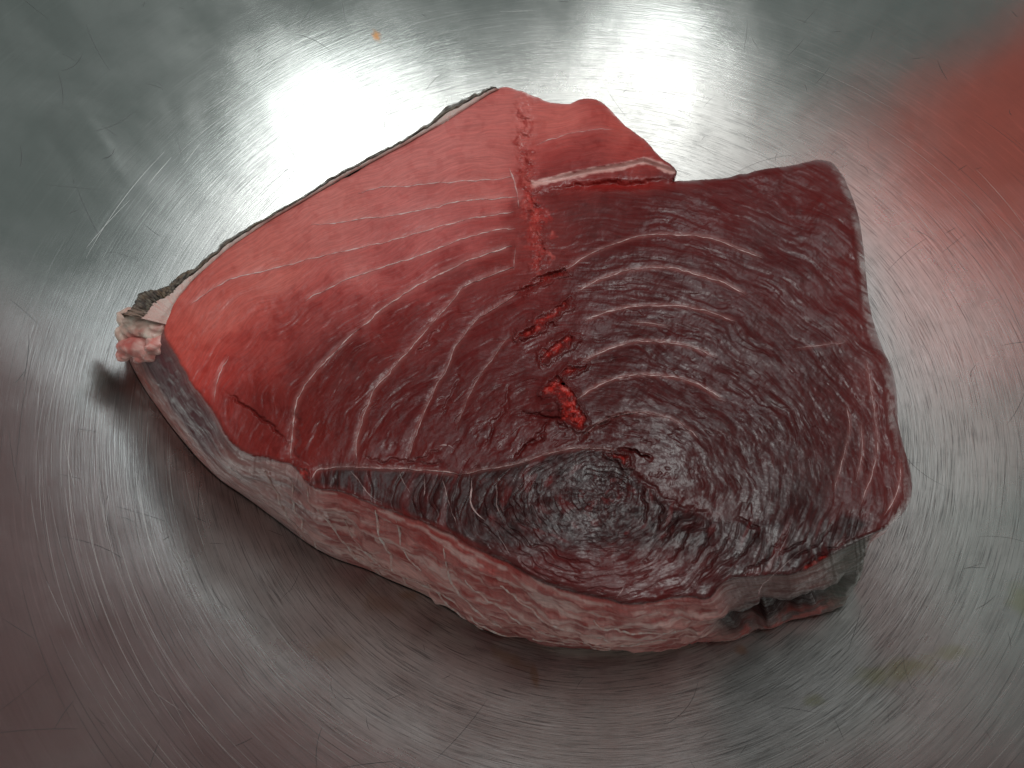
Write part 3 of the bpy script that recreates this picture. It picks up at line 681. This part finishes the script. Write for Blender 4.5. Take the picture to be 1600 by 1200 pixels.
ribbons(SEAMS, 'muscle_seam', .25)
ribbons(VEINS, 'fat_vein', .2)

# ---- pale strands of membrane on the side wall
def side_point(E, f):
    order = np.argsort(ei); Es = ei[order]; k = np.clip(np.interp(E, Es, np.arange(NTT)), 0, NTT - 1); ki = order[np.round(k).astype(int)]
    fi_ = np.clip(f * NW - 1, 0, NW - 1.001); i0 = fi_.astype(int); w1 = (fi_ - i0)[:, None]
    return side_P[i0, ki] * (1 - w1) + side_P[np.minimum(i0 + 1, NW - 1), ki] * w1, outn[ki]
STR = [((65.2,.03),(64.6,.4),(64.2,.75),(63.4,.97),.9),((63.2,.03),(63.0,.35),(62.6,.6),(62.2,.85),1.2),((62.3,.05),(62.2,.22),(61.9,.38),(61.6,.45),.8),((60.9,.10),(60.7,.35),(60.1,.55),(59.4,.72),.9),((60.2,.3),(59.6,.4),(58.8,.55),(57.6,.64),.9),
       ((59.2,.2),(58.2,.33),(57.0,.42),(55.6,.45),.8),((61.4,.55),(60.5,.72),(59.6,.86),(58.6,.93),1.0),((58.6,.76),(57.4,.84),(56.2,.87),(55.0,.86),1.0),((57.0,.6),(56.0,.66),(55.0,.66),(54.0,.62),.9),((66.8,.1),(66.6,.4),(66.0,.65),(65.6,.9),.9),
       ((64.2,.3),(63.9,.5),(63.5,.62),(62.9,.75),.7),((56.2,.25),(55.2,.33),(54.4,.38),(53.6,.4),.8),((62.0,.62),(61.2,.74),(60.6,.86),(60.0,.95),.8),((68.2,.15),(67.6,.45),(67.2,.7),(66.6,.92),.7)]
for q in STR:
    P = smooth_line([(a * 100, b_ * 100) for a, b_ in q[:4]], 2.0) / 100; n = len(P); sd = rng.integers(0, 999)
    tq = np.linspace(0, 1, n); base_, on = side_point(P[:, 0] + .05 * fbm(tq * 12, tq * 0 + sd, 3, 3), np.clip(P[:, 1] + .03 * fbm(tq * 12, tq * 0 + sd, 4, 3), .02, .98))
    base_ = np.stack([np.convolve(np.pad(base_[:, i], 3, 'edge'), np.ones(7) / 7, 'valid') for i in range(3)], -1)
    tan = np.gradient(base_, axis=0); tan /= np.linalg.norm(tan, axis=1)[:, None] + 1e-12; sidev = np.cross(tan, on); sidev /= np.linalg.norm(sidev, axis=1)[:, None] + 1e-12
    wv2 = q[4] * .00042 * (.5 + 1.0 * (fbm(tq * 20, tq * 0 + sd, 5, 3) + .5)) * (np.sin(np.clip(tq, .03, .97) * math.pi) ** .5)
    rows = [base_ + sidev * (wv2 * a)[:, None] + on * (.00045 * (1 - a * a) - .00008) for a in (-1, -.5, 0, .5, 1)]
    PP = np.stack(rows, 1); i, j = np.meshgrid(np.arange(n - 1), np.arange(4), indexing='ij')
    me = mesh_np('membrane_strand', PP.reshape(-1, 3) - SO, np.stack([i * 5 + j, (i + 1) * 5 + j, (i + 1) * 5 + j + 1, i * 5 + j + 1], -1).reshape(-1, 4))
    if Vector(on[n // 2]).dot(me.polygons[(n // 2) * 4 + 1].normal) < 0: me.flip_normals()
    nz_ = fbm(tq * 30, tq * 0 + sd, 6, 3)[:, None, None]; cc = np.clip(np.array([.56, .36, .33]) + nz_ * np.array([.05, .2, .2]) + 0 * PP, .05, .85)
    point_attr(me, 'flesh', cc.reshape(-1, 3), 'FLOAT_COLOR'); point_attr(me, 'grain', (PP * 900).reshape(-1, 3), 'FLOAT_VECTOR')
    add_obj('membrane_strand', me, m_seam, steak)

# ---- skin edge along the back left: a pale fat layer and the skin itself, rolled over the rim
SK = np.array([(188,490,0),(206,480,0),(218,455,1),(241,446,1),(265,432,1),(304,410,1),(346,373,1),(412,338,1),(475,302,1),(535,264,1),(603,229,1),(629,215,1),(692,166,1),(740,143,1),(757,133,1),(772,134,1)], float)
SKIN_IN = np.array([(250,505),(256,495),(262,488),(269,478),(282,460),(302,437),(360,386),(425,342),(482,309),(542,273),(603,241),(632,226),(697,188),(745,158),(766,145),(780,139)], float)
so = smooth_line(SK[:, :2], 2.0); si = smooth_line(SKIN_IN, 2.0)
def reparam(P, n):
    L = np.concatenate([[0], np.cumsum(np.hypot(*np.diff(P, axis=0).T))]); t = np.linspace(0, L[-1], n); return np.stack([np.interp(t, L, P[:, i]) for i in range(P.shape[1])], -1)
# keep pairs matched by control index
def paired(P, n):
    k = np.arange(len(P)); t = np.linspace(0, len(P) - 1, n); return np.stack([np.interp(t, k, P[:, i]) for i in range(2)], -1)
NL = 420
wts = np.ones(9) / 9
def sm(a): return np.stack([np.convolve(np.pad(a[:, i], 4, 'edge'), wts, 'valid') for i in range(2)], -1)
so = sm(paired(SK[:, :2], NL)); si = sm(paired(SKIN_IN, NL)); tl = np.linspace(0, 1, NL)
rag = fbm(tl * 45, tl * 0, 401, 3) * 4.5 + fbm(tl * 18, tl * 0 + 5, 405, 3) * 5
so = si + (so - si) * (1 - .28 * sstep(.12, .25, tl))[:, None]
od = so - si; odl = np.linalg.norm(od, axis=1)[:, None]; so = so + od / odl * rag[:, None] * np.clip(odl / 14, 0, 1)
def strip(name, f0, f1, rows, zfun, colfun, mat, wall=None, smooth=True):
    fr = np.linspace(f0, f1, rows); u_ = si[:, None, 0] + (so - si)[:, None, 0] * fr; v_ = si[:, None, 1] + (so - si)[:, None, 1] * fr
    z = H + 0.003 * sstep(420, 180, u_) + zfun(tl[:, None], fr[None, :], u_, v_); P = to_plane(u_, v_, z)
    if wall:                                        # carry on down towards the bowl, tucked in a little
        last = P[:, -1]; inw = (P[:, 0] - P[:, -1]); inw[:, 2] = 0; inw /= np.linalg.norm(inw, axis=1)[:, None] + 1e-9
        extra = []
        for q in np.linspace(0.12, 1, wall):
            e_ = last + inw * (0.0015 * q + 0.004 * q * q); zb = bowl_z(e_[:, 0], e_[:, 1]) + .0006; e_[:, 2] = last[:, 2] * (1 - q) + np.minimum(zb, last[:, 2] - .002) * q
            e_ += inw * (0.0007 * fbm(tl * 60, tl * 0 + q * 4, 411, 3))[:, None]; extra.append(e_[:, None])
        P = np.concatenate([P] + extra, 1)
    nc = P.shape[1]; i, j = np.meshgrid(np.arange(NL - 1), np.arange(nc - 1), indexing='ij')
    q = np.stack([i * nc + j, (i + 1) * nc + j, (i + 1) * nc + j + 1, i * nc + j + 1], -1).reshape(-1, 4)
    me = mesh_np(name, P.reshape(-1, 3) - SO, q)
    if me.polygons[(NL // 2) * (nc - 1)].normal.z < 0: me.flip_normals()
    fr2 = np.concatenate([fr, np.full(nc - rows, f1)]); TT, FF = np.meshgrid(tl, fr2, indexing='ij')
    point_attr(me, 'flesh', colfun(TT, FF, np.repeat(np.arange(nc)[None], NL, 0)).reshape(-1, 3), 'FLOAT_COLOR')
    point_attr(me, 'grain', np.stack([TT * 150, FF * 6, np.repeat(np.arange(nc)[None], NL, 0) * .6], -1).reshape(-1, 3), 'FLOAT_VECTOR')
    return add_obj(name, me, mat, steak)
def fat_col(T, F, K):
    n = fbm(T * 120, F * 3, 421, 3); c = np.zeros(T.shape + (3,)) + np.array([.66, .50, .45]); c = mixc(c, sstep(0, .35, n) * .5, (.62, .30, .26)); return mixc(c, sstep(.12, .02, T) * .5, (.60, .33, .28))
def skin_col(T, F, K):
    n = fbm(T * 110, K * 1.3, 431, 3); n2 = fbm(T * 40, K * .5, 435, 3); c = np.zeros(T.shape + (3,)) + np.array([.085, .075, .06])
    c = mixc(c, sstep(.0, .4, n) * .7, (.30, .27, .21)); c = mixc(c, sstep(.05, .35, n2) * .6, (.22, .15, .09)); c = mixc(c, sstep(-.1, -.4, n) * .8, (.02, .02, .02))
    return mixc(c, sstep(.10, .02, T) * .7, (.48, .33, .26))
m_fat = flesh_mat('fat_layer', .35, .25, .3, .15); m_skin = flesh_mat('fish_skin', .30, .6, .4, 0)
strip('fat_layer', -.15, .50, 8, lambda t, f, u, v: 0.0004 + .0009 * np.sin(np.clip(f, 0, 1) * 2.6) - .0010 * (f < -.05), fat_col, m_fat)
sk = strip('skin', .38, 1.0, 8, lambda t, f, u, v: 0.0005 + .0012 * np.sin((f - .38) * 1.6 * 2.9) + .0009 * fbm(t * 140 + 0 * f, f * 4 + 0 * t, 441, 3), skin_col, m_skin, wall=14)
sk['label'] = 'dark mottled grey skin along the back edge'

# ---- lumps: gristle at the left tip, shreds of torn flesh, scraps on the side
import bmesh
def knot_mat(name, c0, c1):
    m_, nt_, b_ = new_mat(name); g_ = G(nt_); tc_ = g_.n('ShaderNodeTexCoord')
    n_ = g_.noise(tc_.outputs['Object'], 330, 4, .6, .6); n2_ = g_.noise(tc_.outputs['Object'], 110, 3)
    c_ = g_.mix(g_.ramp(n_, .35, .65), c0 + (1,), c1 + (1,)); c_ = g_.mix(g_.ramp(n2_, .52, .66, 0, .6), c_, (.45, .07, .06, 1)); g_.l(c_, b_.inputs['Base Color'])
    b_.inputs['Roughness'].default_value = .3; bp_ = g_.n('ShaderNodeBump'); bp_.inputs['Strength'].default_value = .35; bp_.inputs['Distance'].default_value = .001; g_.l(n_, bp_.inputs['Height']); g_.l(bp_.outputs[0], b_.inputs['Normal'])
    return m_
def lump(name, pts, mat, parent, colr, seed, sub=3):
    """a knot of soft tissue: overlapping uneven beads grown into one surface"""
    bm = bmesh.new()
    for (u, v, z, ru, rv, rz, ang) in pts:
        c = to_plane(np.array(u), np.array(v), np.array(z)); k = len(bm.verts)
        ret = bmesh.ops.create_icosphere(bm, subdivisions=sub, radius=1.0)
        for q in ret['verts']:
            x, y, zz_ = q.co; nn = 1 + .55 * float(fbm(np.array([x * 1.7 + u * .37 + zz_]), np.array([y * 1.7 + v * .21 - zz_]), seed, 3)[0])
            x, y, zz_ = x * ru * nn, y * rv * nn, zz_ * rz * nn; ca_, sa_ = math.cos(ang), math.sin(ang)
            q.co = (c[0] + x * ca_ - y * sa_ - SO[0], c[1] + x * sa_ + y * ca_ - SO[1], c[2] + zz_ - SO[2])
    me = bpy.data.meshes.new(name); bm.to_mesh(me); bm.free(); n = len(me.vertices)
    me.polygons.foreach_set('use_smooth', np.ones(len(me.polygons), bool))
    co = np.empty(n * 3, np.float32); me.vertices.foreach_get('co', co); co = co.reshape(-1, 3)
    nz = fbm(co[:, 0] * 500, co[:, 1] * 500 + co[:, 2] * 300, seed + 9, 3)
    cc = np.array(colr[0]) * (1 - sstep(-.3, .35, nz))[:, None] + np.array(colr[1]) * sstep(-.3, .35, nz)[:, None]
    o = add_obj(name, me, knot_mat(name + '_tissue', *colr), parent)
    rm = o.modifiers.new('fuse', 'REMESH'); rm.mode = 'VOXEL'; rm.voxel_size = 0.00035; rm.use_smooth_shade = True
    sm_ = o.modifiers.new('soften', 'SMOOTH'); sm_.iterations = 3; sm_.factor = .5
    return o
mm = 1e-3
gz = H - .002
gr = []
for _ in range(26):
    q = rng.random(); a_ = rng.normal(0, .5); u_ = 200 + 52 * q + rng.normal(0, 3); v_ = 541 - 8 * q + 9 * rng.normal(); gr.append((u_, v_, gz - .004 * (1 - q) - .00006 * max(0, v_ - 540) * 2 + rng.normal(0, .0004), rng.uniform(1.6, 3.6) * mm, rng.uniform(1.2, 2.2) * mm, rng.uniform(1.2, 1.9) * mm, a_ + .4))
gr += [(226,535,gz-.003,7*mm,4*mm,3*mm,.2),(250,530,gz-.0015,3.5*mm,5*mm,2.6*mm,.3),(240,552,gz-.004,4*mm,3*mm,2.6*mm,.6)]
lump('gristle', gr, flesh_mat('gristle', .3, .3, .5, .2), steak, ((.66,.22,.19),(.78,.46,.41)), 500)['label'] = 'pale pink knot of gristle at the pointed end'
lump('fat_roll', [(200,497,H-.002,3.4*mm,4*mm,2.6*mm,.5),(226,488,H,4*mm,2.4*mm,1.8*mm,.6),(244,490,H+.0002,4*mm,2.6*mm,1.8*mm,.7),(255,498,H+.0002,2*mm,3*mm,1.5*mm,.2),(212,500,H-.0005,4.5*mm,2.4*mm,2.2*mm,.55),(228,500,H+.0003,4.5*mm,2.4*mm,1.8*mm,.6),(245,506,H,4.5*mm,3.0*mm,1.8*mm,.6),(218,512,H-.002,5*mm,3.4*mm,2.4*mm,.4),(240,516,H-.0012,5*mm,3.4*mm,2.2*mm,.3),(196,520,H-.005,2.6*mm,4*mm,3*mm,.1)], m_fat, steak, ((.62,.40,.33),(.72,.58,.50)), 520)

# ================================================================== scratches in the steel (too many and too fine to pick apart)
def scratch_mesh(name, lines, mat, lift):
    VV, FF = [], []; k = 0
    for c, wdt in lines:                        # c: (n,2) x,y on the bowl, wdt: half width
        n = len(c); tan = np.gradient(c, axis=0); tan /= np.linalg.norm(tan, axis=1)[:, None] + 1e-12; nn = np.stack([-tan[:, 1], tan[:, 0]], -1)
        tap = np.sin(np.linspace(0.05, math.pi - 0.05, n)) ** 0.5 * wdt
        for sgn in (-1, 1):
            p = c + nn * (sgn * tap)[:, None]; x_, y_ = p[:, 0], p[:, 1]
            wob_ = 0.0003 * fbm(x_ * 22, y_ * 22, 5, 3) * sstep(0.02, 0.12, np.hypot(x_ - BC[0], y_ - BC[1]))
            VV.append(np.stack([x_, y_, bowl_z(x_, y_) + wob_ + lift], -1))
        i = np.arange(n - 1); FF.append(np.stack([k + i, k + i + 1, k + n + i + 1, k + n + i], -1)); k += 2 * n
    me = mesh_np(name, np.vstack(VV) - BC, np.vstack(FF))
    if me.polygons[0].normal.z < 0: me.flip_normals()
    o = add_obj(name, me, mat, bowl); o['kind'] = 'stuff'; return o
def steel_scratch(name, c, ro):
    m_, nt_, b_ = new_mat(name); g_ = G(nt_); ge = g_.n('ShaderNodeNewGeometry'); n_ = g_.noise(ge.outputs['Position'], 300, 2)
    g_.l(g_.mix(n_, tuple(x * .8 for x in c) + (1,), tuple(min(1, x * 1.2) for x in c) + (1,)), b_.inputs['Base Color']); b_.inputs['Metallic'].default_value = 1; b_.inputs['Roughness'].default_value = ro
    return m_
arcs = []
for _ in range(620):
    r0 = rng.uniform(.085, .165); t0 = rng.uniform(-math.pi, 0.15) if rng.random() < .85 else rng.uniform(0, 2 * math.pi)
    ln = rng.uniform(.05, .55) * rng.random() + .05; n = max(6, int(ln * 60)); t = np.linspace(t0, t0 + ln, n); ro = r0 + np.linspace(0, rng.normal(0, .0009), n) + .0002 * np.sin(t * rng.uniform(2, 9))
    arcs.append((np.stack([BC[0] + ro * np.cos(t), BC[1] + ro * np.sin(t)], -1), rng.uniform(.000012, .00004) * (2.5 if rng.random() < .05 else 1)))
scratch_mesh('bright_scratches', arcs, steel_scratch('bright_scratch', (.62, .62, .60), .36), .00004)
hair = []
for _ in range(900):
    r0 = rng.uniform(.085, .17); t0 = rng.uniform(-math.pi - .3, 0.4); ln = rng.uniform(.03, .25); n = max(6, int(ln * 60)); t = np.linspace(t0, t0 + ln, n); ro = r0 + np.linspace(0, rng.normal(0, .0007), n)
    hair.append((np.stack([BC[0] + ro * np.cos(t), BC[1] + ro * np.sin(t)], -1), rng.uniform(.00001, .00003)))
for _ in range(520):
    r0 = .205 * math.sqrt(rng.uniform(.08, 1)); t0 = rng.uniform(0, 2 * math.pi); p = np.array([BC[0] + r0 * math.cos(t0), BC[1] + r0 * math.sin(t0)])
    a = rng.uniform(0, math.pi); ln = rng.exponential(.006) + .002; n = 8; cur = rng.normal(0, .5)
    tq = np.linspace(0, 1, n); ang = a + cur * tq; st_ = np.stack([np.cos(ang), np.sin(ang)], -1) * ln / n; c = p + np.cumsum(st_, 0); hair.append((c, rng.uniform(.00003, .00007)))
scratch_mesh('dark_scratches', hair, steel_scratch('dark_scratch', (.10, .10, .10), .45), .00003)

# ================================================================== made-up cloths out of frame, added only to tint the bowl walls by reflection
def hang_added_cloth(name, label, loc, rotz, wid, hgt, c0, c1, seed):
    t = bpy.data.objects.new(name, None); COL.objects.link(t); t.location = loc; t.rotation_euler = (0, 0, rotz); t['label'] = label; t['category'] = 'added_cloth'
    ny, nz = 60, 50; yy = np.linspace(-wid / 2, wid / 2, ny); ss = np.linspace(0, 1, nz)
    YY, SS = np.meshgrid(yy, ss, indexing='ij'); fold = .010 * np.sin(YY * 75 + 1.5 * SS + seed) * (1 - .5 * SS) + .006 * np.sin(YY * 31 + seed)
    arcx = np.linspace(0, math.pi, 10)[1:-1][None]
    P1 = np.stack([fold + .012, YY * (1 + .06 * (1 - SS)), SS * hgt], -1)
    T1 = np.stack([np.cos(arcx) * .012 + fold[:, -1:], np.repeat(yy[:, None], 8, 1), hgt + np.sin(arcx) * .010 + 0 * yy[:, None]], -1)
    P2 = np.stack([fold[:, ::-1] - .012, YY * (1 + .06 * SS), hgt * (1 - .92 * SS)], -1)
    PT = np.concatenate([P1, T1, P2], 1); nc = PT.shape[1]; i, j = np.meshgrid(np.arange(ny - 1), np.arange(nc - 1), indexing='ij')
    me = mesh_np('added_cloth', PT.reshape(-1, 3), np.stack([i * nc + j, (i + 1) * nc + j, (i + 1) * nc + j + 1, i * nc + j + 1], -1).reshape(-1, 4))
    m_t, nt, b = new_mat(name); g = G(nt); tc = g.n('ShaderNodeTexCoord'); n_ = g.noise(tc.outputs['Object'], 220, 3)
    g.l(g.mix(n_, c0 + (1,), c1 + (1,)), b.inputs['Base Color']); b.inputs['Roughness'].default_value = .95
    bp = g.n('ShaderNodeBump'); bp.inputs['Strength'].default_value = .5; bp.inputs['Distance'].default_value = .002; g.l(n_, bp.inputs['Height']); g.l(bp.outputs[0], b.inputs['Normal'])
    o = add_obj('added_cloth', me, m_t, t); sol = o.modifiers.new('thickness', 'SOLIDIFY'); sol.thickness = .003
    bm = bmesh.new(); bmesh.ops.create_cone(bm, cap_ends=True, segments=24, radius1=.007, radius2=.007, depth=wid + .12)
    for q in bm.verts: q.co = (q.co.x + float(fold[:, -1].mean()), q.co.z, q.co.y + hgt - .001)
    me = bpy.data.meshes.new('added_rail'); bm.to_mesh(me); bm.free(); add_obj('added_rail', me, added_rail_mat, t)
added_rail_mat = steel_scratch('added_rail_steel', (.6, .6, .6), .3)
hang_added_cloth('added_red_cloth', 'bright red sheet added out of view to tint the right wall of the bowl', (-0.27, 0.20, 0.18), 0, .36, 1.35, (.78, .16, .12), (.88, .22, .17), 0)
hang_added_cloth('added_mauve_cloth', 'dull mauve sheet added out of view to tint the left wall of the bowl', (0.20, 0.48, 0.16), R(247), .44, .38, (.42, .255, .265), (.50, .32, .325), 2)
